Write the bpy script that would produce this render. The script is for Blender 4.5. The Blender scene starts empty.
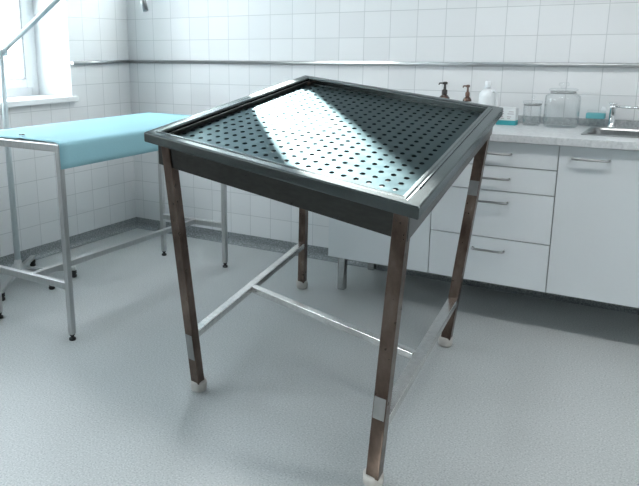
import bpy, bmesh, math, random
from mathutils import Vector, Matrix
random.seed(4)
SC = bpy.context.scene
COL = SC.collection
V = Vector

# ------------------------------------------------------------------ materials
def new_mat(name):
    m = bpy.data.materials.new(name); m.use_nodes = True
    nt = m.node_tree; b = nt.nodes['Principled BSDF']
    return m, nt, b

def simple(name, col, rough=.5, metal=0., bump=0., bscale=80., spec=.5, var=0., coat=0.):
    m, nt, b = new_mat(name)
    b.inputs['Base Color'].default_value = (*col, 1)
    b.inputs['Roughness'].default_value = rough
    b.inputs['Metallic'].default_value = metal
    b.inputs['Specular IOR Level'].default_value = spec
    b.inputs['Coat Weight'].default_value = coat
    tc = nt.nodes.new('ShaderNodeTexCoord')
    n = nt.nodes.new('ShaderNodeTexNoise'); n.inputs['Scale'].default_value = bscale
    n.inputs['Detail'].default_value = 4
    nt.links.new(tc.outputs['Object'], n.inputs['Vector'])
    if var:
        mx = nt.nodes.new('ShaderNodeMix'); mx.data_type = 'RGBA'
        mx.inputs['A'].default_value = (*[c * (1 - var) for c in col], 1)
        mx.inputs['B'].default_value = (*[min(1, c * (1 + var)) for c in col], 1)
        nt.links.new(n.outputs['Fac'], mx.inputs['Factor'])
        nt.links.new(mx.outputs['Result'], b.inputs['Base Color'])
    if bump:
        bp = nt.nodes.new('ShaderNodeBump'); bp.inputs['Strength'].default_value = bump
        bp.inputs['Distance'].default_value = .002
        nt.links.new(n.outputs['Fac'], bp.inputs['Height'])
        nt.links.new(bp.outputs['Normal'], b.inputs['Normal'])
    return m

def ramp(nt, src, stops):
    r = nt.nodes.new('ShaderNodeValToRGB')
    el = r.color_ramp.elements
    while len(el) < len(stops): el.new(.5)
    for e, (p, c) in zip(el, stops): e.position = p; e.color = (*c, 1)
    nt.links.new(src, r.inputs['Fac']); return r

def steel(name, col, rough=.25, streak=(3, 60, 60), bump=.06, rvar=.12, edge=(1, 1, 1)):
    """brushed / worn stainless steel"""
    m, nt, b = new_mat(name)
    b.inputs['Metallic'].default_value = 1
    b.inputs['Specular Tint'].default_value = (*edge, 1)
    tc = nt.nodes.new('ShaderNodeTexCoord')
    mp = nt.nodes.new('ShaderNodeMapping'); mp.inputs['Scale'].default_value = streak
    n = nt.nodes.new('ShaderNodeTexNoise'); n.inputs['Scale'].default_value = 5; n.inputs['Detail'].default_value = 6
    nt.links.new(tc.outputs['Object'], mp.inputs['Vector']); nt.links.new(mp.outputs['Vector'], n.inputs['Vector'])
    r = ramp(nt, n.outputs['Fac'], [(.3, tuple(c * .86 for c in col)), (.7, tuple(min(1, c * 1.1) for c in col))])
    nt.links.new(r.outputs['Color'], b.inputs['Base Color'])
    mr = nt.nodes.new('ShaderNodeMapRange'); mr.inputs['To Min'].default_value = max(.03, rough - rvar / 2); mr.inputs['To Max'].default_value = rough + rvar / 2
    nt.links.new(n.outputs['Fac'], mr.inputs['Value']); nt.links.new(mr.outputs['Result'], b.inputs['Roughness'])
    bp = nt.nodes.new('ShaderNodeBump'); bp.inputs['Strength'].default_value = bump; bp.inputs['Distance'].default_value = .001
    nt.links.new(n.outputs['Fac'], bp.inputs['Height']); nt.links.new(bp.outputs['Normal'], b.inputs['Normal'])
    return m

def brown_steel(name):
    """leg tube: steel with brown noise patches"""
    m, nt, b = new_mat(name)
    tc = nt.nodes.new('ShaderNodeTexCoord')
    mp = nt.nodes.new('ShaderNodeMapping'); mp.inputs['Scale'].default_value = (1, 1, .55)
    n = nt.nodes.new('ShaderNodeTexNoise'); n.inputs['Scale'].default_value = 11; n.inputs['Detail'].default_value = 7; n.inputs['Roughness'].default_value = .6
    nt.links.new(tc.outputs['Object'], mp.inputs['Vector']); nt.links.new(mp.outputs['Vector'], n.inputs['Vector'])
    r = ramp(nt, n.outputs['Fac'], [(.3, (.05, .030, .022)), (.5, (.115, .082, .066)), (.66, (.18, .135, .11)), (.8, (.36, .31, .28))])
    nt.links.new(r.outputs['Color'], b.inputs['Base Color'])
    b.inputs['Metallic'].default_value = .85
    n2 = nt.nodes.new('ShaderNodeTexNoise'); n2.inputs['Scale'].default_value = 40; n2.inputs['Detail'].default_value = 4
    nt.links.new(tc.outputs['Object'], n2.inputs['Vector'])
    mr = nt.nodes.new('ShaderNodeMapRange'); mr.inputs['To Min'].default_value = .2; mr.inputs['To Max'].default_value = .42
    nt.links.new(n2.outputs['Fac'], mr.inputs['Value']); nt.links.new(mr.outputs['Result'], b.inputs['Roughness'])
    bp = nt.nodes.new('ShaderNodeBump'); bp.inputs['Strength'].default_value = .15; bp.inputs['Distance'].default_value = .002
    nt.links.new(n2.outputs['Fac'], bp.inputs['Height']); nt.links.new(bp.outputs['Normal'], b.inputs['Normal'])
    return m

def tile_mat(name, axis, u0, w, z0, h):
    """square glazed tiles with thin grey joints, laid on world axes"""
    m, nt, b = new_mat(name)
    N = nt.nodes.new; L = nt.links.new
    geo = N('ShaderNodeNewGeometry'); sep = N('ShaderNodeSeparateXYZ'); L(geo.outputs['Position'], sep.inputs[0])
    def math_(op, a, bb=None, c=None):
        n = N('ShaderNodeMath'); n.operation = op
        for i, x in enumerate((a, bb, c)):
            if x is None: continue
            if isinstance(x, (int, float)): n.inputs[i].default_value = x
            else: L(x, n.inputs[i])
        return n.outputs[0]
    def cell(src, o, s):
        t = math_('DIVIDE', math_('SUBTRACT', src, o), s)
        fl = math_('FLOOR', t)
        fr = math_('SUBTRACT', t, fl)
        d = math_('MULTIPLY', math_('MINIMUM', fr, math_('SUBTRACT', 1., fr)), s)
        return fl, d
    fu, du = cell(sep.outputs[axis], u0, w)
    fz, dz = cell(sep.outputs[2], z0, h)
    d = math_('MINIMUM', du, dz)
    g = N('ShaderNodeMapRange'); g.interpolation_type = 'SMOOTHSTEP'
    g.inputs['From Min'].default_value = .0009; g.inputs['From Max'].default_value = .0026
    L(d, g.inputs['Value'])
    cb = N('ShaderNodeCombineXYZ'); L(fu, cb.inputs[0]); L(fz, cb.inputs[1])
    wn = N('ShaderNodeTexWhiteNoise'); wn.noise_dimensions = '2D'; L(cb.outputs[0], wn.inputs['Vector'])
    tr = ramp(nt, wn.outputs['Value'], [(0, (.74, .765, .775)), (1, (.785, .81, .82))])
    mx = N('ShaderNodeMix'); mx.data_type = 'RGBA'
    mx.inputs['A'].default_value = (.56, .59, .60, 1)
    L(tr.outputs['Color'], mx.inputs['B']); L(g.outputs['Result'], mx.inputs['Factor'])
    L(mx.outputs['Result'], b.inputs['Base Color'])
    rr = N('ShaderNodeMapRange'); rr.inputs['To Min'].default_value = .8; rr.inputs['To Max'].default_value = .3
    L(g.outputs['Result'], rr.inputs['Value']); L(rr.outputs['Result'], b.inputs['Roughness'])
    nn = N('ShaderNodeTexNoise'); nn.inputs['Scale'].default_value = 9; L(geo.outputs['Position'], nn.inputs['Vector'])
    hs = math_('ADD', g.outputs['Result'], math_('MULTIPLY', nn.outputs['Fac'], .35))
    bp = N('ShaderNodeBump'); bp.inputs['Strength'].default_value = .25; bp.inputs['Distance'].default_value = .0015
    L(hs, bp.inputs['Height']); L(bp.outputs['Normal'], b.inputs['Normal'])
    return m

def speckle(name, base, dark, light, scale=260., rough=.4, spec=.5, cut=(.36, .62)):
    m, nt, b = new_mat(name)
    tc = nt.nodes.new('ShaderNodeNewGeometry')
    n = nt.nodes.new('ShaderNodeTexNoise'); n.inputs['Scale'].default_value = scale; n.inputs['Detail'].default_value = 3
    nt.links.new(tc.outputs['Position'], n.inputs['Vector'])
    r = ramp(nt, n.outputs['Fac'], [(cut[0], dark), (cut[0] + .09, base), (cut[1] - .06, base), (cut[1], light)])
    n2 = nt.nodes.new('ShaderNodeTexNoise'); n2.inputs['Scale'].default_value = 2.2; n2.inputs['Detail'].default_value = 3
    nt.links.new(tc.outputs['Position'], n2.inputs['Vector'])
    r2 = ramp(nt, n2.outputs['Fac'], [(.3, (.94, .94, .94)), (.7, (1, 1, 1))])
    mx = nt.nodes.new('ShaderNodeMix'); mx.data_type = 'RGBA'; mx.blend_type = 'MULTIPLY'; mx.inputs['Factor'].default_value = 1
    nt.links.new(r.outputs['Color'], mx.inputs['A']); nt.links.new(r2.outputs['Color'], mx.inputs['B'])
    nt.links.new(mx.outputs['Result'], b.inputs['Base Color'])
    b.inputs['Roughness'].default_value = rough; b.inputs['Specular IOR Level'].default_value = spec
    return m

def glass_mat(name, tint=(1, 1, 1), rough=0., ior=1.2, mixf=.0):
    m, nt, b = new_mat(name)
    b.inputs['Base Color'].default_value = (*tint, 1)
    b.inputs['Transmission Weight'].default_value = 1
    b.inputs['Roughness'].default_value = rough
    b.inputs['IOR'].default_value = ior
    return m

def pane_mat(name, tint=(.98, .99, .99), edge=.3):
    """thin clear glass: sees through face on, reflects more at grazing angles"""
    m = bpy.data.materials.new(name); m.use_nodes = True
    nt = m.node_tree; nt.nodes.remove(nt.nodes['Principled BSDF'])
    out = nt.nodes['Material Output']
    t = nt.nodes.new('ShaderNodeBsdfTransparent'); t.inputs[0].default_value = (*tint, 1)
    g = nt.nodes.new('ShaderNodeBsdfGlossy'); g.inputs['Roughness'].default_value = .03; g.inputs[0].default_value = (.8, .84, .85, 1)
    lw = nt.nodes.new('ShaderNodeLayerWeight'); lw.inputs['Blend'].default_value = .5
    pw = nt.nodes.new('ShaderNodeMath'); pw.operation = 'POWER'; pw.inputs[1].default_value = 3
    ml_ = nt.nodes.new('ShaderNodeMath'); ml_.operation = 'MULTIPLY_ADD'; ml_.inputs[1].default_value = edge; ml_.inputs[2].default_value = .03
    nt.links.new(lw.outputs['Facing'], pw.inputs[0]); nt.links.new(pw.outputs[0], ml_.inputs[0])
    mx = nt.nodes.new('ShaderNodeMixShader'); nt.links.new(ml_.outputs[0], mx.inputs[0])
    nt.links.new(t.outputs[0], mx.inputs[1]); nt.links.new(g.outputs[0], mx.inputs[2]); nt.links.new(mx.outputs[0], out.inputs[0])
    return m

def emit(name, col, s):
    m, nt, b = new_mat(name)
    b.inputs['Base Color'].default_value = (.8, .8, .8, 1)
    b.inputs['Emission Color'].default_value = (*col, 1); b.inputs['Emission Strength'].default_value = s
    return m

M = dict(
    plaster=simple('white_plaster', (.82, .85, .86), .8, bump=.2, bscale=40, var=.02),
    upvc=simple('window_plastic', (.86, .89, .90), .35, var=.01),
    gasket=simple('window_gasket', (.25, .27, .28), .6),
    sill=simple('sill_paint', (.85, .88, .89), .3, var=.01),
    tile_back=tile_mat('back_wall_tiles', 0, .0745, .15, 1.4316, .13658),
    tile_left=tile_mat('left_wall_tiles', 1, -.1072, .15, 1.4316, .13658),
    tile_right=tile_mat('right_wall_tiles', 1, 0, .15, 1.4316, .13658),
    floor=speckle('vinyl_floor', (.48, .51, .51), (.35, .385, .39), (.58, .61, .61), 170, .42, .45),
    cove=speckle('coved_vinyl_skirting', (.25, .275, .285), (.16, .18, .185), (.37, .40, .41), 130, .6, .3),
    rail=steel('rail_steel', (.48, .50, .51), .3),
    cab=simple('cabinet_laminate', (.70, .745, .765), .38, var=.01),
    gap_dark=simple('gap_shade_dark', (.20, .215, .22), .6, var=.04),
    top=speckle('stone_worktop', (.63, .655, .665), (.55, .575, .585), (.70, .72, .73), 70, .3, .5),
    upst=speckle('stone_upstand', (.42, .45, .46), (.33, .36, .37), (.52, .54, .55), 90, .4, .4),
    handle=steel('handle_metal', (.42, .43, .43), .33, bump=.02),
    leg=steel('cabinet_leg_metal', (.45, .46, .46), .25, bump=.02),
    sink=steel('sink_steel', (.40, .41, .41), .35, streak=(40, 2, 40)),
    chrome=simple('polished_chrome', (.75, .77, .78), .08, 1.),
    frame=steel('square_tube_steel', (.52, .53, .53), .34, streak=(60, 60, 3)),
    black=simple('black_rubber', (.012, .012, .013), .5, var=.1),
    blue=simple('blue_cloth', (.29, .53, .60), .75, bump=.25, bscale=160, var=.04, spec=.25),
    lamp=simple('lamp_enamel', (.62, .70, .72), .3, .1, var=.02),
    lampm=steel('lamp_handle_metal', (.40, .42, .43), .3),
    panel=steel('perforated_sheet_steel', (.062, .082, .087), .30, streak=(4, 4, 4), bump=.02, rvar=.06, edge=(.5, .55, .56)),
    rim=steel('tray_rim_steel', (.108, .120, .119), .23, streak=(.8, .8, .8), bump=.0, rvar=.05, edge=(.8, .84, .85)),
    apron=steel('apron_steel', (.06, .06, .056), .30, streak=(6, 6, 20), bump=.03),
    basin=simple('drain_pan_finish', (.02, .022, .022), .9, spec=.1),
    tube=steel('stretcher_tube_steel', (.74, .73, .715), .24, streak=(10, 10, 10), bump=.02),
    brown_leg=brown_steel('brown_patchy_leg_steel'),
    cap=simple('translucent_foot_plastic', (.52, .50, .47), .35, var=.15, bscale=60),
    leg_patch=simple('grey_sticker_glint', (.22, .225, .225), .45, var=.2, bscale=50),  # leg stickers, and the reflection band painted on one leg
    amber=simple('amber_plastic', (.06, .025, .014), .18, coat=.5),
    blackp=simple('black_pump_plastic', (.02, .018, .018), .35),
    brownp=simple('brown_pump_plastic', (.13, .07, .05), .4),
    white=simple('white_plastic', (.80, .84, .86), .35),
    paper=simple('white_carton', (.78, .82, .83), .6),
    teal=simple('teal_print', (.05, .38, .42), .55),
    ink=simple('grey_ink', (.38, .34, .36), .7),
    glass=pane_mat('clear_glass', (.99, .993, .993), .85),
    clearp=pane_mat('clear_acrylic', (.985, .99, .99), .4),
    pane=pane_mat('window_pane_glass'),
    ceil=simple('ceiling_paint', (.62, .66, .68), .9, var=.01),
    light=emit('fill_light_glow', (1., .98, .97), 7.2),
    lightf=simple('fill_light_frame', (.7, .72, .73), .5),
    ground=simple('outside_ground', (.55, .6, .6), .9, var=.1, bscale=2),
)

# ------------------------------------------------------------------ mesh helpers
def bm_new(): return bmesh.new()
def quadbox(bm, c):
    """c: 8 corners, first 4 = one end loop, last 4 = the other end loop"""
    v = [bm.verts.new(p) for p in c]
    f = [bm.faces.new([v[3], v[2], v[1], v[0]]), bm.faces.new([v[4], v[5], v[6], v[7]])]
    for i in range(4):
        j = (i + 1) % 4; f.append(bm.faces.new([v[i], v[j], v[4 + j], v[4 + i]]))
    return v
def box(bm, x0, x1, y0, y1, z0, z1):
    return quadbox(bm, [V(p) for p in ((x0, y0, z0), (x1, y0, z0), (x1, y1, z0), (x0, y1, z0), (x0, y0, z1), (x1, y0, z1), (x1, y1, z1), (x0, y1, z1))])
def tube(bm, pts, r, seg=12, cap=True):
    pts = [V(p) for p in pts]; rs = r if isinstance(r, (list, tuple)) else [r] * len(pts)
    rings = []; up = None
    for i, p in enumerate(pts):
        a = pts[max(0, i - 1)]; b = pts[min(len(pts) - 1, i + 1)]
        d = (b - a).normalized()
        if up is None:
            up = V((0, 0, 1)) if abs(d.z) < .9 else V((1, 0, 0))
        s = d.cross(up).normalized(); t = s.cross(d).normalized(); up = t
        rings.append([bm.verts.new(p + (s * math.cos(2 * math.pi * k / seg) + t * math.sin(2 * math.pi * k / seg)) * rs[i]) for k in range(seg)])
    for a, b in zip(rings, rings[1:]):
        for k in range(seg):
            f = bm.faces.new([a[k], a[(k + 1) % seg], b[(k + 1) % seg], b[k]]); f.smooth = True
    if cap:
        bm.faces.new(rings[0][::-1]); bm.faces.new(rings[-1])
def lathe(bm, prof, c=(0, 0, 0), seg=28, closed=False):
    """prof: list of (r, z)"""
    c = V(c); rings = []
    for r, z in prof:
        if r < 1e-6: rings.append([bm.verts.new(c + V((0, 0, z)))])
        else: rings.append([bm.verts.new(c + V((r * math.cos(2 * math.pi * k / seg), r * math.sin(2 * math.pi * k / seg), z))) for k in range(seg)])
    prs = list(zip(rings, rings[1:]))
    if closed: prs.append((rings[-1], rings[0]))
    for a, b in prs:
        for k in range(seg):
            j = (k + 1) % seg
            q = [a[0]] if len(a) == 1 else [a[k], a[j]]
            q += [b[0]] if len(b) == 1 else [b[j], b[k]]
            if len(q) > 2:
                f = bm.faces.new(q); f.smooth = True
def sqtube(bm, a, b, w, h, side, upv):
    """rectangular bar from a to b; side and upv are the section axes"""
    s = side.normalized() * w / 2; u = upv.normalized() * h / 2
    quadbox(bm, [a - s - u, a + s - u, a + s + u, a - s + u, b - s - u, b + s - u, b + s + u, b - s + u])

def wloc(o):
    l = V((0, 0, 0))
    while o is not None: l = l + V(o.location); o = o.parent
    return l
def obj(name, bm, mat, parent=None, bevel=0., label=None, origin=None, mats=None, smooth=False, segs=2):
    """link the bmesh (given in world coordinates) as ONE mesh object"""
    bmesh.ops.recalc_face_normals(bm, faces=bm.faces[:])
    if origin is None:
        if parent is None:
            xs = [v.co.x for v in bm.verts]; ys = [v.co.y for v in bm.verts]; zs = [v.co.z for v in bm.verts]
            origin = V(((min(xs) + max(xs)) / 2, (min(ys) + max(ys)) / 2, min(zs)))
        else: origin = wloc(parent)
    origin = V(origin)
    bmesh.ops.translate(bm, verts=bm.verts[:], vec=-origin)
    me = bpy.data.meshes.new(name); bm.to_mesh(me); bm.free()
    o = bpy.data.objects.new(name, me); COL.objects.link(o)
    for mm in ([mat] + (mats or [])): me.materials.append(mm)
    if parent is not None:
        o.parent = parent; o.location = origin - wloc(parent)
    else: o.location = origin
    if smooth:
        for p in me.polygons: p.use_smooth = True
    if bevel:
        md = o.modifiers.new('bevel', 'BEVEL'); md.width = bevel; md.segments = segs; md.limit_method = 'ANGLE'; md.angle_limit = math.radians(40)
        md.harden_normals = False
    if label: o['label'] = label
    return o
def tag(o, label, cat, group=None):
    o['label'] = label; o['category'] = cat
    if group: o['group'] = group
    return o
def thing(name, loc, label, cat, group=None):
    o = bpy.data.objects.new(name, None); COL.objects.link(o); o.location = loc
    o.empty_display_size = .05
    return tag(o, label, cat, group)
def struct(name, bm, mat, **k):
    o = obj(name, bm, mat, **k)
    if o.parent is None: o['kind'] = 'structure'
    return o
def copy_tree(o, parent=None):
    c = o.copy(); COL.objects.link(c)
    if parent is not None: c.parent = parent
    for ch in list(o.children): copy_tree(ch, c)
    return c

# ------------------------------------------------------------------ room shell
RX, RY, RZ = 5.2, -5.6, 2.8
WT = .34                                     # wall thickness
WIN = [(-.53, -2.05), (-2.75, -4.3)]         # left wall openings (y from, y to)
WZ0, WZ1 = .955, 2.45
BW = (.47, 1.14, 1.62, 2.73)                 # unseen high window, added to shape the beam on the table (x0, x1, z0, z1)

bm = bm_new(); box(bm, -WT, RX + WT, RY - WT, WT, -.12, 0); struct('floor', bm, M['floor'])
bm = bm_new(); box(bm, -WT, RX + WT, RY - WT, WT, RZ, RZ + .15); struct('ceiling', bm, M['ceil'])

def plate(bm, axis, c0, c1, lo, hi, z0, z1, holes):
    """wall slab with rectangular holes (a0,a1,z0,z1), as a grid of boxes sharing coordinates"""
    us = sorted({lo, hi, *[h[0] for h in holes], *[h[1] for h in holes]})
    zs = sorted({z0, z1, *[h[2] for h in holes], *[h[3] for h in holes]})
    for a, b in zip(us, us[1:]):
        for c, d in zip(zs, zs[1:]):
            mu, mz = (a + b) / 2, (c + d) / 2
            if any(h[0] < mu < h[1] and h[2] < mz < h[3] for h in holes): continue
            if axis == 'y': box(bm, c0, c1, a, b, c, d)
            else: box(bm, a, b, c0, c1, c, d)
    bmesh.ops.remove_doubles(bm, verts=bm.verts[:], dist=1e-5)
    seen = {}
    for f in bm.faces:
        k = tuple(sorted(v.index for v in f.verts)); seen.setdefault(k, []).append(f)
    bm.verts.index_update()
    seen = {}
    for f in bm.faces: seen.setdefault(frozenset(v.index for v in f.verts), []).append(f)
    dead = [f for fs in seen.values() if len(fs) > 1 for f in fs]
    bmesh.ops.delete(bm, geom=dead, context='FACES')

bm = bm_new(); plate(bm, 'y', -WT, 0, RY - WT, 0, 0, RZ, [(b, a, WZ0, WZ1) for a, b in WIN])
w = struct('wall_left', bm, M['tile_left'], mats=[M['plaster']])
for p in w.data.polygons:                     # window reveals are plaster, the room face is tiled
    c = w.matrix_world @ p.center
    if p.center.x + w.location.x < -.001: p.material_index = 1
bm = bm_new(); plate(bm, 'x', 0, WT, -WT, RX + WT, 0, RZ, [BW])
w = struct('wall_back', bm, M['tile_back'], mats=[M['plaster']])
for p in w.data.polygons:
    if p.center.y + w.location.y > .001: p.material_index = 1
bm = bm_new(); box(bm, RX, RX + WT, RY - WT, 0, 0, RZ); struct('wall_right', bm, M['tile_right'])
bm = bm_new(); box(bm, 0, RX, RY - WT, RY, 0, RZ); struct('wall_front', bm, M['plaster'])

# coved vinyl skirting (turned up from the floor)
def cove(name, a, b, nrm):
    a, b, n = V(a), V(b), V(nrm); bm = bm_new()
    prof = [(0, .072), (.006, .072), (.0065, .03), (.011, .016), (.02, .007), (.034, .0015), (.034, 0), (0, 0)]
    r0 = [bm.verts.new(a + n * p + V((0, 0, z))) for p, z in prof]; r1 = [bm.verts.new(b + n * p + V((0, 0, z))) for p, z in prof]
    for i in range(len(prof)):
        j = (i + 1) % len(prof); bm.faces.new([r0[i], r0[j], r1[j], r1[i]])
    bm.faces.new(r0); bm.faces.new(r1[::-1])
    struct(name, bm, M['cove'])
cove('baseboard_back', (0, 0, 0), (RX, 0, 0), (0, -1, 0))
cove('baseboard_left', (0, 0, 0), (0, RY, 0), (1, 0, 0))
cove('baseboard_right', (RX, 0, 0), (RX, RY, 0), (-1, 0, 0))

# steel rail round the walls
bm = bm_new(); tube(bm, [(.012, -.016, 1.158), (RX, -.016, 1.158)], .0115, 14)
for x in [.3 + .9 * i for i in range(6)]: box(bm, x - .01, x + .01, -.016, 0, 1.150, 1.166)
struct('trim_1', bm, M['rail'])
bm = bm_new(); tube(bm, [(.016, -.012, 1.158), (.016, -.528, 1.158)], .0115, 14)
box(bm, 0, .016, -.3, -.28, 1.150, 1.166)
struct('trim_2', bm, M['rail'])

# windows --------------------------------------------------------------------
def frame_ring(bm, y0, y1, z0, z1, w, x0, x1):
    box(bm, x0, x1, y0, y0 + w, z0, z1); box(bm, x0, x1, y1 - w, y1, z0, z1)
    box(bm, x0, x1, y0 + w, y1 - w, z0, z0 + w); box(bm, x0, x1, y0 + w, y1 - w, z1 - w, z1)
for i, (ya, yb) in enumerate(WIN):
    y0, y1 = yb, ya
    bm = bm_new(); frame_ring(bm, y0, y1, WZ0, WZ1, .055, -.338, -.300)
    fr = struct('window_%d' % (i + 1), bm, M['upvc'], bevel=.004)
    ym = (y0 + y1) / 2
    bm = bm_new(); box(bm, -.338, -.300, ym - .035, ym + .035, WZ0 + .055, WZ1 - .055)
    obj('mullion', bm, M['upvc'], fr, bevel=.004)
    for (a, b) in ((y0 + .05, ym - .03), (ym + .03, y1 - .05)):
        bm = bm_new(); frame_ring(bm, a, b, WZ0 + .05, WZ1 - .05, .055, -.330, -.285)
        s = obj('window_sash', bm, M['upvc'], fr, bevel=.004)
        bm = bm_new(); frame_ring(bm, a + .052, b - .052, WZ0 + .102, WZ1 - .102, .008, -.310, -.288)
        obj('gasket', bm, M['gasket'], s)
        bm = bm_new(); box(bm, -.312, -.306, a + .05, b - .05, WZ0 + .10, WZ1 - .10)
        obj('window_pane', bm, M['pane'], s)
    bm = bm_new(); box(bm, -.302, .0, y0 + .002, y1 - .002, WZ0 - .03, WZ0 + .002); box(bm, .0, .034, y0 - .025, y1 + .025, WZ0 - .03, WZ0 + .002)
    obj('window_sill', bm, M['sill'], fr, bevel=.003)
x0, x1, z0, z1 = BW
bm = bm_new()
box(bm, x0, x0 + .03, .24, .30, z0, z1); box(bm, x1 - .03, x1, .24, .30, z0, z1)
box(bm, x0 + .03, x1 - .03, .24, .30, z0, z0 + .03); box(bm, x0 + .03, x1 - .03, .24, .30, z1 - .03, z1)
fr = struct('window_3', bm, M['upvc'], bevel=.004)  # added window, lets the spot lamp throw its band on the table
bm = bm_new(); box(bm, x0 + .028, x1 - .028, .268, .272, z0 + .028, z1 - .028); obj('window_pane', bm, M['pane'], fr)  # pane of the added window

# ground outside, seen through the windows from other places
bm = bm_new(); box(bm, -30, 35, -30, 30, -.5, -.14)
g = struct('ground', bm, M['ground'])

# unseen dark slab, added to keep the high window's reflection off the tray
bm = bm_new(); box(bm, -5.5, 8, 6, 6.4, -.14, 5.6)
struct('reflection_blocker', bm, simple('blocker_dark', (.035, .045, .05), .9, var=.1, bscale=3))

# unseen ceiling panels, added as fill light ----------------------------------------------------------------
def fill_light(x, y, label):
    t = thing('fill_light', (x, y, RZ - .05), label, 'fill light', 'fill lights')
    bm = bm_new(); box(bm, x - .62, x + .62, y - .16, y - .14, RZ - .05, RZ); box(bm, x - .62, x + .62, y + .14, y + .16, RZ - .05, RZ)
    box(bm, x - .62, x - .60, y - .14, y + .14, RZ - .05, RZ); box(bm, x + .60, x + .62, y - .14, y + .14, RZ - .05, RZ)
    obj('fill_panel_frame', bm, M['lightf'], t, bevel=.002)
    bm = bm_new(); box(bm, x - .6, x + .6, y - .14, y + .14, RZ - .042, RZ - .02); obj('fill_diffuser', bm, M['light'], t)
LIGHTS = [(2.7, -1.65, 'unseen fill light panel on the ceiling over the perforated steel table'), (4.3, -1.65, 'unseen fill light panel on the ceiling above the sink end of the worktop'),
          ]
for a in LIGHTS: fill_light(*a)

# ------------------------------------------------------------------ perforated steel table (foreground)
C = [V((1.7319, -1.8229, .9658)), V((2.7897, -2.0266, .8648)), V((2.6687, -.7486, 1.0086)), V((1.64, -.5102, 1.1111))]
NT = V((.07455367, -.10452732, .99172365)).normalized()
FEET = [V((1.874, -1.7382, 0)), V((2.6603, -1.9368, 0)), V((2.5275, -.8606, 0)), V((1.6488, -.5352, 0))]
def S(u, v, d=0.):
    """point on the table top: u along the front edge, v towards the back, d below the rim"""
    return C[0] * (1 - u) * (1 - v) + C[1] * u * (1 - v) + C[2] * u * v + C[3] * (1 - u) * v - NT * d
T = thing('perforated_table', (2.18, -1.27, 0), 'large steel table with a perforated sloping tray top and patchy brown legs', 'table')
REC = .028
# rim with down-turned lip
def loop(bm, u0, v0, u1, v1, d): return [bm.verts.new(S(u, v, d)) for u, v in ((u0, v0), (u1, v0), (u1, v1), (u0, v1))]
bm = bm_new()
IN = (.045, .042, .940, .962)
OUT = (0, 0, 1, 1)
prof = [(*[.012, .010, .988, .990], .034), (*[.002, .001, .998, .999], .034), (*OUT, .030), (*OUT, .003), (*[.003, .003, .997, .997], 0),
        (*[.022, .022, .962, .982], 0), (*[.027, .026, .957, .977], .0015), (*[.032, .030, .953, .973], -.001), (IN[0] - .004, IN[1] - .004, IN[2] + .004, IN[3] + .004, 0.), (*IN, .004), (*IN, REC), (.052, .050, .932, .955, REC)]
loops = [loop(bm, p[0], p[1], p[2], p[3], p[4]) for p in prof]
for a, b in zip(loops, loops[1:]):
    for k in range(4):
        j = (k + 1) % 4; bm.faces.new([a[k], a[j], b[j], b[k]])
# pressed bead along the right side of the tray
a0, a1 = (.958, .075), (.958, .955)
bm2 = bm
for uu in (.9645,):
    quadbox(bm2, [S(uu - .002, .10, -.0005), S(uu + .002, .10, -.0005), S(uu + .001, .10, -.003), S(uu - .001, .10, -.003),
                  S(uu - .002, .955, -.0005), S(uu + .002, .955, -.0005), S(uu + .001, .955, -.003), S(uu - .001, .955, -.003)])
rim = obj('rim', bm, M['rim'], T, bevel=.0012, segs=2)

# perforated sheet
bm = bm_new()
NU, NV = 21, 20
H0, H1 = (.068, .120), (.890, .938)
PU = (H1[0] - H0[0]) / (NU - 1); PV = (H1[1] - H0[1]) / (NV - 1)
def gv(u, v, d, cache={}):
    k = (round(u, 5), round(v, 5), round(d, 5))
    if k not in cache: cache[k] = bm.verts.new(S(u, v, d))
    return cache[k]
K = 12
for i in range(NU):
    for j in range(NV):
        cu, cv = H0[0] + i * PU, H0[1] + j * PV
        # eight points of the square cell's border
        sq = []
        for k in range(K):
            a = 2 * math.pi * k / K + math.pi / 4
            x, y = math.cos(a), math.sin(a); s = .5 / max(abs(x), abs(y))
            sq.append(gv(cu + x * s * PU, cv + y * s * PV, REC))
        ci = [gv(cu + math.cos(2 * math.pi * k / K + math.pi / 4) * .215 * PU, cv + math.sin(2 * math.pi * k / K + math.pi / 4) * .215 * PV, REC) for k in range(K)]
        cl = [gv(cu + math.cos(2 * math.pi * k / K + math.pi / 4) * .215 * PU, cv + math.sin(2 * math.pi * k / K + math.pi / 4) * .215 * PV, REC + .002) for k in range(K)]
        for k in range(K):
            m_ = (k + 1) % K
            bm.faces.new([sq[k], sq[m_], ci[m_], ci[k]]); bm.faces.new([ci[k], ci[m_], cl[m_], cl[k]])
b0, b1 = (H0[0] - PU / 2, H0[1] - PV / 2), (H1[0] + PU / 2, H1[1] + PV / 2)
mu, mv = (.046, .043), (.939, .961)
def q4(u0, v0, u1, v1): bm.faces.new([gv(u0, v0, REC), gv(u1, v0, REC), gv(u1, v1, REC), gv(u0, v1, REC)])
q4(mu[0], mu[1], mv[0], b0[1]); q4(mu[0], b1[1], mv[0], mv[1]); q4(mu[0], b0[1], b0[0], b1[1]); q4(b1[0], b0[1], mv[0], b1[1])
bmesh.ops.remove_doubles(bm, verts=bm.verts[:], dist=1e-6)
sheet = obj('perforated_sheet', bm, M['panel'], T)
# drain pan beneath
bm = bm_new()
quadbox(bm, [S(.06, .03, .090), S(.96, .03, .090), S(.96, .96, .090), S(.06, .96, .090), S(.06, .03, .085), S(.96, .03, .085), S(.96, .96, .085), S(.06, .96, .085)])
obj('drain_pan', bm, M['basin'], T)
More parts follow.
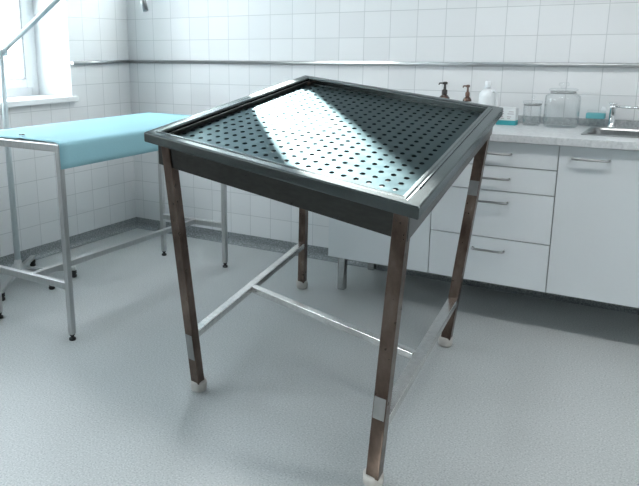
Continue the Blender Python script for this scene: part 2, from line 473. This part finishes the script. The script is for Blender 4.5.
# apron: a closed skirt of four plates
bm = bm_new()
A0 = (.052, .014, .972, .975); th = .006
dT, dB = .012, .107
def skirt(a, b, inx, inv):
    (u0, v0), (u1, v1) = a, b
    quadbox(bm, [S(u0, v0, dT), S(u1, v1, dT), S(u1 + inx, v1 + inv, dT), S(u0 + inx, v0 + inv, dT),
                 S(u0, v0, dB), S(u1, v1, dB), S(u1 + inx, v1 + inv, dB), S(u0 + inx, v0 + inv, dB)])
skirt((A0[0], A0[1]), (A0[2], A0[1]), 0, th); skirt((A0[2], A0[1] + th), (A0[2], A0[3] - th), -th, 0)
skirt((A0[0], A0[3] - th), (A0[2], A0[3] - th), 0, th); skirt((A0[0], A0[1] + th), (A0[0], A0[3] - th), th, 0)
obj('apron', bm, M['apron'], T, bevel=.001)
# legs
EU = (C[1] - C[0]).normalized(); EU.z = 0; EU.normalize()
EV = (C[3] - C[0]); EV.z = 0; EV.normalize()
TOPS = [(.088, .018), (.951, .018), (.951, .955), (.042, .955)]
LW = .044
AX = []
def leg_axis(i):
    uu, vv = TOPS[i]
    return FEET[i], S(uu, vv, .02)
for i in range(4):
    f, t = leg_axis(i)
    if i < 2: t = t + EV * (LW * .5 - .012)
    AX.append((f, t))
def leg_pt(i, z):
    f, t = AX[i]; return f.lerp(t, z / t.z)
legs = []
leglab = [None] * 4
for i in range(4):
    f, t = AX[i]; d = (t - f)
    bm = bm_new()
    a = leg_pt(i, .018)
    w = [LW * .96, LW, LW, LW * .95][i]
    s = EU * w / 2; u = EV * w / 2
    zs = [.036, t.z]
    pts = []
    for z in zs:
        c = leg_pt(i, z); pts += [c - s - u, c + s - u, c + s + u, c - s + u]
    quadbox(bm, pts)
    lg = obj('leg', bm, M['brown_leg'], T, bevel=.003, segs=3)
    legs.append(lg)
    # foot cap
    bm = bm_new(); c = leg_pt(i, 0)
    r = .0292
    lathe(bm, [(0, 0), (r * .72, 0), (r * .95, .005), (r * 1.03, .014), (r * 1.05, .034), (r * 1.0, .042), (r * .7, .043), (0, .043)], (c.x, c.y, 0), 24)
    obj('foot_cap', bm, M['cap'], lg, label='pale rounded plastic foot cap')
def sticker_glint(i, z0, z1, face, wfrac=.8):
    """thin grey patch on one face of a leg: stickers and a painted reflection"""
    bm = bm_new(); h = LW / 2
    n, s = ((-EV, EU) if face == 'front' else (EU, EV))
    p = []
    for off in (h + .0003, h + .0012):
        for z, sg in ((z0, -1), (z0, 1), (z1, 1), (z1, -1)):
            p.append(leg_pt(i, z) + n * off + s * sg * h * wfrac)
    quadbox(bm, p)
    obj('sticker_glint', bm, M['leg_patch'], legs[i], label='small grey patch on the leg')
sticker_glint(0, .135, .232, 'front', .8)
sticker_glint(1, .235, .305, 'front', .85)
sticker_glint(2, .66, .72, 'front', .92)  # paler patch painting a reflection band on the back-right leg
# stretchers
def bar(name, a, b, w=.034, h=.030, lab=None):
    bm = bm_new(); d = (b - a).normalized(); side = d.cross(V((0, 0, 1))).normalized(); up = side.cross(d)
    sqtube(bm, a, b, w, h, side, up)
    return obj(name, bm, M['tube'], T, bevel=.003, segs=2, label=lab)
la, lb = leg_pt(0, .222), leg_pt(3, .245)
ra, rb = leg_pt(1, .205), leg_pt(2, .205)
ins = .018
bar('side_stretcher', la + (lb - la).normalized() * ins, lb - (lb - la).normalized() * ins, .034, .028)
bar('side_stretcher', ra + (rb - ra).normalized() * ins, rb - (rb - ra).normalized() * ins, .040, .028)
ml, mr_ = la.lerp(lb, .44), ra.lerp(rb, .44)
dd = (mr_ - ml).normalized()
bar('cross_stretcher', ml + dd * .017, mr_ - dd * .02, .032, .028)

# ------------------------------------------------------------------ table with blue sheet (left)
bt = thing('instrument_table', (.87, -1.05, 0), 'plain steel tube table under the window, its top covered by a light blue sheet', 'table')
X0, X1, Y0, Y1 = .63, 1.12, -1.66, -.45
ZT = .862
q = .0125
lg0 = None
for (x, y) in ((X1, Y0), (X0, Y0), (X1 - .03, Y1), (X0, Y1)):
    bm = bm_new(); box(bm, x - q, x + q, y - q, y + q, .028, ZT - .030)
    l = obj('leg', bm, M['frame'], bt, bevel=.002)
    bm = bm_new(); lathe(bm, [(0, 0), (.014, 0), (.0155, .004), (.015, .010), (.008, .014), (.008, .022), (.0115, .023), (.0115, .030), (0, .030)], (x, y, 0), 20)
    obj('levelling_foot', bm, M['black'], l, label='black levelling foot')
bm = bm_new()
box(bm, X0 - q, X1 + q, Y0 - q, Y0 + q, ZT - .030, ZT)
obj('end_rail', bm, M['frame'], bt, bevel=.002)
bm = bm_new(); box(bm, X0 - q, X1 - .03 + q, Y1 - q, Y1 + q, ZT - .030, ZT)
obj('end_rail', bm, M['frame'], bt, bevel=.002)
bm = bm_new()
quadbox(bm, [V((X1 - q, Y0 + q, ZT - .030)), V((X1 + q, Y0 + q, ZT - .030)), V((X1 + q, Y0 + q, ZT)), V((X1 - q, Y0 + q, ZT)),
             V((X1 - .03 - q, Y1 - q, ZT - .030)), V((X1 - .03 + q, Y1 - q, ZT - .030)), V((X1 - .03 + q, Y1 - q, ZT)), V((X1 - .03 - q, Y1 - q, ZT))])
obj('side_rail', bm, M['frame'], bt, bevel=.002)
bm = bm_new(); box(bm, X0 - q, X0 + q, Y0 + q, Y1 - q, ZT - .030, ZT)
obj('side_rail', bm, M['frame'], bt, bevel=.002)
bm = bm_new(); box(bm, X0 - .105, X1 - .02, Y0 + q, Y1 + .03, ZT - .006, ZT + .001)
obj('tabletop', bm, M['frame'], bt)
for (yy, xr) in ((Y0, X1), (Y1, X1 - .03)):
    bm = bm_new(); box(bm, X0 + q, xr - q, yy - .0125, yy + .0125, .235, .265); obj('cross_rail', bm, M['frame'], bt, bevel=.002)
bm = bm_new(); box(bm, (X0 + X1) / 2 - .0125, (X0 + X1) / 2 + .0125, Y0 + .013, Y1 - .013, .237, .263)
obj('long_stretcher', bm, M['frame'], bt, bevel=.002)
# blue sheet, hanging over the right side
bm = bm_new()
xs = [X0 - .115 + (X1 + .008 - X0 + .115) * i / 14 for i in range(15)]
secx = [(x, 0) for x in xs] + [(X1 + .0145, -.004), (X1 + .0165, -.012), (X1 + .0165, -.03), (X1 + .0165, -.055), (X1 + .0165, -.08), (X1 + .0165, -.105)]
ny = 26; rows = []
ZS = ZT + .0035
for j in range(ny + 1):
    t = j / ny; r = []
    for k, (x, dz) in enumerate(secx):
        ys_ = Y0 + (.016 if k < 14 else -.012); y = ys_ + (Y1 + .045 - ys_) * t
        xx = x - (.03 * t if x > X1 - .05 else .0)
        z = ZS + dz
        if k < 15:
            z += (.0012 * abs(math.sin(x * 9 + y * 2.3)) if k < 14 else 0) + (.005 * math.exp(-((x - (X0 + .24) - .03 * t) / .012) ** 2))
            if k == 0 : z += .002
        else:
            xx += .0012 * math.sin(y * 12 + dz * 20) * (-dz / .1) + .001
        r.append(bm.verts.new((xx, y, z)))
    rows.append(r)
for a, b in zip(rows, rows[1:]):
    for k in range(len(secx) - 1): bm.faces.new([a[k], a[k + 1], b[k + 1], b[k]])
cl = obj('blue_sheet', bm, M['blue'], smooth=True)
md = cl.modifiers.new('thick', 'SOLIDIFY'); md.thickness = .0016; md.offset = 1
tag(cl, 'light blue cloth sheet spread over the steel table beneath the window', 'sheet')
bm = bm_new()
lathe(bm, [(0, 0), (.006, 0), (.007, .004), (.004, .006), (0, .006)], (.80, -1.575, ZS + .0065), 12)
box(bm, .78, .815, -1.582, -1.574, ZS + .0065, ZS + .0105)
cp = obj('dark_clip', bm, M['black'], bevel=.001); tag(cp, 'tiny dark clip lying on the near edge of the blue sheet', 'clip')

# ------------------------------------------------------------------ examination lamp on a floor stand
px, py = .268, -1.25
lamp = thing('examination_lamp', (px, py, 0), 'pale grey jointed examination lamp on a floor stand beside the window', 'lamp')
feet = [(.110, -1.025), (.471, -1.042), (.522, -1.246), (.44, -1.50), (.08, -1.42)]
bm = bm_new(); lathe(bm, [(0, .05), (.035, .05), (.035, .085), (.022, .10), (.016, .13), (0, .13)], (px, py, 0), 20)
hub = obj('hub', bm, M['frame'], lamp)
for fx, fy in feet:
    bm = bm_new(); a = V((px, py, .066)); b = V((fx, fy, .052))
    d = (b - a).normalized(); side = d.cross(V((0, 0, 1))).normalized()
    sqtube(bm, a + d * .03, b + d * .012, .026, .022, side, side.cross(d))
    l = obj('base_arm', bm, M['frame'], lamp, bevel=.003)
    bm = bm_new(); c = V((fx, fy, 0))
    lathe(bm, [(0, 0), (.013, 0), (.0165, .003), (.0165, .013), (.012, .016), (.012, .019), (.0165, .022), (.0165, .038), (.009, .043), (0, .043)], c, 20)
    obj('rubber_foot', bm, M['black'], l, label='small black foot')
bm = bm_new(); tube(bm, [(px, py, .1), (px + .002, py, .8), (px + .014, py, 1.213)], [.0165, .0155, .012], 16); obj('pole', bm, M['lamp'], lamp)
J = V((px + .018, py, 1.225)); E1 = V((.718, -1.25, 1.467)); E2 = E1 + (E1 - J) * .62; HD = V((1.145, -1.25, 1.468))
bm = bm_new(); tube(bm, [J - V((0, .028, 0)), J + V((0, .028, 0))], .016, 18)
bm2 = bm_new()
for s_ in (-1,):
    pts = [J + V((.030 * math.cos(a), -.02, .030 * math.sin(a) + .002)) for a in [2 * math.pi * k / 24 for k in range(25)]]
    tube(bm2, pts, .0024, 8, cap=False)
ej = obj('elbow_joint', bm, M['lamp'], lamp)
obj('spring_ring', bm2, M['handle'], ej, label='thin grey wire ring')
bm = bm_new(); tube(bm, [J, E2], [.0125, .0125], 16); obj('lower_arm', bm, M['lamp'], lamp)
bm = bm_new(); tube(bm, [E2 + V((0, -.03, 0)), E2 + V((0, .03, 0))], .018, 16); obj('elbow_joint', bm, M['lamp'], lamp)
bm = bm_new(); tube(bm, [E2, V((1.12, -1.25, 1.60)), V((1.165, -1.25, 1.545))], [.011, .010, .010], 14); obj('upper_arm', bm, M['lamp'], lamp)
bm = bm_new(); lathe(bm, [(0, .075), (.03, .075), (.05, .065), (.078, .03), (.084, .002), (.080, -.006), (.074, -.006), (.070, .004), (0, .008)], HD - V((.0, 0, .006)), 32)
hd = obj('lamp_head', bm, M['lamp'], lamp)
bm = bm_new(); lathe(bm, [(0, .0), (.070, 0), (.070, .004), (0, .004)], HD - V((0, 0, .0075)), 32)
obj('lamp_lens', bm, M['clearp'], hd)
bm = bm_new(); tube(bm, [(1.243, -1.25, 1.478), (1.262, -1.25, 1.400)], .012, 16); tube(bm, [(1.22, -1.25, 1.482), (1.246, -1.25, 1.478)], .008, 12)
obj('handle', bm, M['lampm'], lamp, label='bare metal grip of the lamp')

# ------------------------------------------------------------------ base cabinets and worktop
FY = -.52; CZ0, CZ1 = .195, .8425; G = .002
XC = [1.79, 2.323, 2.8535, 3.45]
def cabinet(x0, x1, label, top=.8445):
    t = thing('base_cabinet', ((x0 + x1) / 2, -.26, CZ0), label, 'cabinet')
    bm = bm_new(); box(bm, x0 + .001, x1 - .001, FY + .019, -.008, CZ0, top)
    obj('carcass', bm, M['cab'], t)
    # dark sheet behind the fronts, paints the shade in the gaps
    bm = bm_new(); box(bm, x0 + .002, x1 - .002, FY + .0165, FY + .0188, CZ0 + .002, min(.843, top + .1)); obj('gap_shade', bm, M['gap_dark'], t, label='dark sheet standing in for shade in the gaps')
    return t
def front(t, name, x0, x1, z0, z1, m=None):
    bm = bm_new(); box(bm, x0 + G, x1 - G, FY, FY + .016, z0 + G, z1 - G)
    return obj(name, bm, m or M['cab'], t, bevel=.001)
def pull(parent, xa, xb, z):
    bm = bm_new(); y = FY - .028
    n = 8; pts = [(xa + .006, FY + .001, z), (xa + .006, y + .01, z), (xa + .011, y + .003, z), (xa + .02, y, z), (xb - .02, y, z), (xb - .011, y + .003, z), (xb - .006, y + .01, z), (xb - .006, FY + .001, z)]
    tube(bm, pts, .0052, 10)
    return obj('handle', bm, M['handle'], parent, label='slim grey metal bow handle')
c1 = cabinet(XC[0], XC[1], 'white base cabinet with one plain door, leftmost under the worktop, on steel legs')
front(c1, 'door', XC[0], XC[1], CZ0, CZ1)
for (x, y) in ((1.835, -.435), (1.835, -.045)):
    bm = bm_new(); box(bm, x - .02, x + .02, y - .02, y + .02, 0, CZ0)
    obj('cabinet_leg', bm, M['leg'], c1, bevel=.006, segs=3, label='square steel leg')
c2 = cabinet(XC[1], XC[2], 'white cabinet of four drawers, in the middle under the worktop')
for z0, z1, hz in ((.735, CZ1, .792), (.625, .735, .683), (.4095, .625, .577), (CZ0, .4095, .355)):
    d = front(c2, 'drawer', XC[1], XC[2], z0, z1); pull(d, 2.52, 2.669, hz)
c3 = cabinet(XC[2], XC[3], top=.735, label= 'white cabinet with a tall door and bow handle below the sink, right of the drawers')
d = front(c3, 'door', XC[2], XC[3], CZ0, CZ1); pull(d, 2.903, 3.052, .794)
for x in (2.34, 2.86, 3.43):
    pass
bm = bm_new(); box(bm, 3.405, 3.445, -.065, -.025, 0, CZ0); obj('cabinet_leg', bm, M['leg'], c3, bevel=.006, segs=3)
bm = bm_new(); box(bm, 3.405, 3.445, -.455, -.415, 0, CZ0); obj('cabinet_leg', bm, M['leg'], c3, bevel=.006, segs=3)

bm = bm_new()
SX0, SX1, SY0, SY1 = 2.925, 3.40, -.385, -.10
us = [1.775, SX0, SX1, 3.47]; vs = [-.548, SY0, SY1, -.001]
for i in range(3):
    for j in range(3):
        if i == 1 and j == 1: continue
        box(bm, us[i], us[i + 1], vs[j], vs[j + 1], .8455, .878)
bmesh.ops.remove_doubles(bm, verts=bm.verts[:], dist=1e-5)
bm.verts.index_update(); seen = {}
for f in bm.faces: seen.setdefault(frozenset(v.index for v in f.verts), []).append(f)
bmesh.ops.delete(bm, geom=[f for fs in seen.values() if len(fs) > 1 for f in fs], context='FACES')
wt = thing('worktop', (2.6, -.27, .8455), 'pale speckled stone worktop along the tiled back wall', 'worktop')
obj('slab', bm, M['top'], wt, bevel=.002)
bm = bm_new(); box(bm, 1.775, 3.47, -.018, -.001, .8785, .912); obj('upstand', bm, M['upst'], wt, bevel=.001, label='low grey stone upstand')

# sink
sk = thing('kitchen_sink', ((SX0 + SX1) / 2, (SY0 + SY1) / 2, .74), 'stainless steel sink let into the right end of the worktop', 'sink')
bm = bm_new()
def ringloop(x0, x1, y0, y1, z, r, n=5):
    pts = []
    for cx, cy, a0 in ((x1 - r, y1 - r, 0), (x0 + r, y1 - r, 90), (x0 + r, y0 + r, 180), (x1 - r, y0 + r, 270)):
        for k in range(n + 1):
            a = math.radians(a0 + 90 * k / n); pts.append(bm.verts.new((cx + r * math.cos(a), cy + r * math.sin(a), z)))
    return pts
L_ = [ringloop(SX0 - .014, SX1 + .014, SY0 - .014, SY1 + .014, .8787, .012), ringloop(SX0 - .014, SX1 + .014, SY0 - .014, SY1 + .014, .881, .012),
      ringloop(SX0 + .004, SX1 - .004, SY0 + .004, SY1 - .004, .8812, .03), ringloop(SX0 + .008, SX1 - .008, SY0 + .008, SY1 - .008, .874, .03),
      ringloop(SX0 + .016, SX1 - .016, SY0 + .016, SY1 - .016, .76, .04), ringloop(SX0 + .04, SX1 - .04, SY0 + .04, SY1 - .04, .743, .04)]
for a, b in zip(L_, L_[1:]):
    for k in range(len(a)):
        j = (k + 1) % len(a); f = bm.faces.new([a[k], a[j], b[j], b[k]])
bm.faces.new(L_[-1])
obj('sink_bowl', bm, M['sink'], sk)
bm = bm_new(); lathe(bm, [(0, .7435), (.028, .7435), (.034, .746), (.036, .744)], ((SX0 + SX1) / 2, (SY0 + SY1) / 2, 0), 20); obj('drain', bm, M['chrome'], sk)

# tap
fx, fy = 2.99, -.055
fa = thing('tap', (fx, fy, .878), 'small chrome tap with a level spout behind the sink', 'tap')
bm = bm_new(); lathe(bm, [(0, .8782), (.019, .8782), (.019, .886), (.013, .89), (.0125, 0.9650), (.015, 0.9680), (.015, 0.9780), (.009, 0.9820), (0, 0.9820)], (fx, fy, 0), 20)
obj('tap_body', bm, M['chrome'], fa)
bm = bm_new(); tube(bm, [(fx, fy, 0.9755), (fx + .10, fy - .03, 0.9765), (fx + .19, fy - .06, 0.9765), (fx + .20, fy - .064, 0.9720), (fx + .202, fy - .065, 0.9550)], .0055, 12)
obj('spout', bm, M['chrome'], fa)
bm = bm_new(); tube(bm, [(fx, fy, 0.9800), (fx, fy, 0.9890)], .006, 10); tube(bm, [(fx - .018, fy, 0.9890), (fx + .018, fy, 0.9890)], .0042, 10)
obj('tap_lever', bm, M['chrome'], fa)

# ------------------------------------------------------------------ things on the worktop
ZW = .8782
def pump_bottle(x, y, r, hb, htop, body, pump, label, lab=False):
    t = thing('pump_bottle', (x, y, ZW), label, 'bottle')
    bm = bm_new(); lathe(bm, [(0, 0), (r * .93, 0), (r, .006), (r, hb - r * .9), (r * .92, hb - r * .5), (r * .62, hb - r * .12), (r * .42, hb), (r * .42, hb + .006), (0, hb + .006)], (x, y, ZW), 28)
    b = obj('bottle_body', bm, body, t)
    bm = bm_new(); h2 = htop - hb
    lathe(bm, [(r * .5, hb + .002), (r * .5, hb + h2 * .35), (r * .26, hb + h2 * .42), (r * .2, hb + h2 * .8), (r * .2, hb + h2 * .82), (0, hb + h2 * .82)], (x, y, ZW), 18)
    obj('pump_collar', bm, pump, t)
    bm = bm_new(); z = ZW + hb + h2 * .86
    lathe(bm, [(0, -.004), (r * .42, -.004), (r * .46, 0), (r * .46, h2 * .09), (r * .3, h2 * .14), (0, h2 * .14)], (x, y, z), 18)
    tube(bm, [(x, y, z + .002), (x - r * .95, y - .004, z + .002), (x - r * 1.05, y - .004, z - .006)], .0035, 8)
    obj('pump_head', bm, pump, t)
    if lab:
        bm = bm_new(); lathe(bm, [(r + .0006, .02), (r + .0006, hb - r * 1.05)], (x, y, ZW), 28); obj('paper_label', bm, M['paper'], t, label='white paper label')
    return t
pump_bottle(2.243, -.17, .0275, .135, .198, M['amber'], M['blackp'], 'amber pump bottle with a black pump, leftmost on the worktop')
pump_bottle(2.357, -.17, .021, .128, .186, M['amber'], M['brownp'], 'slimmer amber pump bottle with a white label and brown pump', lab=True)
t = thing('white_bottle', (2.455, -.17, ZW), 'big plain white plastic bottle with a narrow neck', 'bottle')
bm = bm_new(); r = .037
lathe(bm, [(0, 0), (r * .95, 0), (r, .008), (r, .13), (r * .93, .148), (r * .62, .163), (r * .36, .168), (r * .3, .174), (0, .174)], (2.452, -.17, ZW), 30)
obj('bottle_body', bm, M['white'], t)
bm = bm_new(); lathe(bm, [(0, .173), (r * .36, .173), (r * .36, .200), (r * .30, .205), (0, .205)], (2.452, -.17, ZW), 20)
obj('bottle_cap', bm, M['white'], t)
bm = bm_new(); tube(bm, [(2.474, -.175, ZW + .160), (2.490, -.178, ZW + .160), (2.499, -.18, ZW + .150), (2.499, -.18, ZW + .085), (2.486, -.178, ZW + .072)], .0055, 10)
obj('bottle_handle', bm, M['white'], t)

# carton with a teal base band
bx = thing('carton', (2.563, -.135, ZW), 'small white carton with a teal band along its foot and faint grey print', 'box')
x0, x1, y0, y1 = 2.502, 2.590, -.165, -.11
bm = bm_new(); box(bm, x0, x1, y0, y1, ZW + .022, ZW + .083); obj('carton_body', bm, M['paper'], bx, bevel=.0015)
bm = bm_new(); box(bm, x0 - .0003, x1 + .0003, y0 - .0003, y1 + .0003, ZW, ZW + .0218); obj('teal_band', bm, M['teal'], bx, label='teal lower band')
bm = bm_new()
for row, segs in ((.062, [(.02, .032), (.055, .078)]), (.052, [(.018, .034), (.05, .08)]), (.038, [(.02, .03), (.048, .068)]), (.030, [(.02, .036), (.05, .064)])):
    for a, b in segs: box(bm, x0 + a, x0 + b, y0 - .0008, y0 + .0002, ZW + row, ZW + row + .003)
obj('print', bm, M['ink'], bx)

def jar(x, y, r, h, lidr, lidz, knobz, knobr, label):
    t = thing('glass_jar', (x, y, ZW), label, 'jar')
    bm = bm_new(); th = .0022; nr = lidr * .84
    o_ = [(0, 0), (r * .88, 0), (r * .97, .006), (r, .018), (r, h * .80), (r * .97, h * .88), (nr + .004, h * .96), (nr, h), ]
    i_ = [(nr - th, h), (nr - th + .003, h * .955), (r * .97 - th, h * .875), (r - th, h * .80), (r - th, .02), (r * .95 - th, .009), (r * .8, .005), (0, .005)]
    lathe(bm, o_ + i_, (x, y, ZW), 40)
    obj('jar_body', bm, M['glass'], t)
    bm = bm_new()
    lathe(bm, [(0, lidz), (lidr * .94, lidz), (lidr, lidz + .003), (lidr, lidz + .008), (lidr * .92, lidz + .011), (0, lidz + .013)], (x, y, ZW), 40)
    ld = obj('jar_lid', bm, M['glass'], t)
    bm = bm_new(); lathe(bm, [(nr + .0005, lidz - .0105), (nr + .0035, lidz - .008), (nr + .0035, lidz - .003), (nr + .0005, lidz - .001)], (x, y, ZW), 40, closed=True)
    obj('seal_ring', bm, M['handle'], t, label='thin grey seal ring')
    bm = bm_new(); z = lidz + .0132; k = knobz - z
    lathe(bm, [(0, z), (knobr * .5, z), (knobr * .42, z + k * .25), (knobr, z + k * .5), (knobr * 1.02, z + k * .78), (knobr * .8, z + k), (0, z + k)], (x, y, ZW), 24)
    obj('lid_knob', bm, M['glass'], ld)
jar(2.650, -.10, .041, .102, .045, .103, .139, .008, 'smaller lidded clear glass jar beside the white carton')
jar(2.783, -.115, .077, .163, .062, .165, .203, .023, 'large lidded clear glass jar with a knob, right of the small jar')

# clear soap dispenser with a teal band
bm = bm_new(); sx, sy = 2.922, -.055
t = thing('soap_dispenser', (sx, sy, ZW), 'clear plastic soap dispenser with a teal band, left of the tap', 'dispenser')
box(bm, sx - .038, sx + .038, sy - .022, sy + .022, ZW + .0035, ZW + .078); obj('dispenser_body', bm, M['clearp'], t, bevel=.006, segs=3)
bm = bm_new(); box(bm, sx - .040, sx + .040, sy - .024, sy + .024, ZW + .040, ZW + .0655); obj('teal_band', bm, simple('pale_teal_plastic', (.13, .42, .46), .5), t, bevel=.004, segs=3, label='teal band')
bm = bm_new(); lathe(bm, [(0, .0775), (.012, .0775), (.012, .084), (.007, .088), (.0065, .094), (0, .094)], (sx + .03, sy, ZW), 16); obj('dispenser_cap', bm, M['white'], t, label='white cap')

# ------------------------------------------------------------------ light
wd = bpy.data.worlds.new('sky'); SC.world = wd; wd.use_nodes = True
nt = wd.node_tree; bg = nt.nodes['Background']
tc = nt.nodes.new('ShaderNodeTexCoord'); sp = nt.nodes.new('ShaderNodeSeparateXYZ'); nt.links.new(tc.outputs['Generated'], sp.inputs[0])
r = ramp(nt, sp.outputs[2], [(.0, (.93, .95, .96)), (.6, (.88, .94, 1.))])
nt.links.new(r.outputs['Color'], bg.inputs['Color']); bg.inputs['Strength'].default_value = 4.2

def portal(name, loc, rot, sx_, sy_):
    l = bpy.data.lights.new(name, 'AREA'); l.shape = 'RECTANGLE'; l.size = sx_; l.size_y = sy_
    l.cycles.is_portal = True
    o = bpy.data.objects.new(name, l); COL.objects.link(o); o.location = loc; o.rotation_euler = rot
for i, (a, b) in enumerate(WIN):
    portal('daylight_portal', (-.36, (a + b) / 2, (WZ0 + WZ1) / 2), (0, math.radians(-90), 0), WZ1 - WZ0, abs(b - a))
portal('daylight_portal', ((BW[0] + BW[1]) / 2, .36, (BW[2] + BW[3]) / 2), (math.radians(-90), 0, 0), BW[1] - BW[0], BW[3] - BW[2])

# added spot lamp standing in for low sun, aimed through the added window
sd = V((.66, -.75, 0)).normalized(); el = math.radians(30)
dirn = V((sd.x * math.cos(el), sd.y * math.cos(el), -math.sin(el)))
l = bpy.data.lights.new('beam_spot', 'SPOT'); l.energy = 2000000; l.spot_size = math.radians(2.3); l.spot_blend = .1; l.shadow_soft_size = .7
l.color = (1., .98, .95)
o = bpy.data.objects.new('beam_spot', l); COL.objects.link(o)
o.location = V((.80, .17, 2.05)) - dirn * 40
o.rotation_euler = dirn.to_track_quat('-Z', 'Y').to_euler()

# ------------------------------------------------------------------ camera
cam = bpy.data.cameras.new('camera'); co = bpy.data.objects.new('camera', cam); COL.objects.link(co)
R_ = Matrix(((.844146, .536089, -.005182), (-.121425, .200596, .97212), (-.522182, .819982, -.234427)))
rot = Matrix((R_[0], R_[1], -R_[2])).transposed()
co.matrix_world = Matrix.Translation((3.349019, -3.63528, 1.244611)) @ rot.to_4x4()
cam.sensor_width = 36; cam.lens = 699.1725 / 639 * 36
cam.shift_x = (319.5 - 258.2034) / 639; cam.shift_y = (216.3085 - 243) / 639
cam.clip_start = .05
SC.camera = co
SC.view_settings.view_transform = 'Standard'; SC.view_settings.look = 'None'
SC.view_settings.exposure = 1.36; SC.view_settings.gamma = 1
SC.view_settings.use_curve_mapping = False
SC.cycles.max_bounces = 10
SC.cycles.transparent_max_bounces = 32
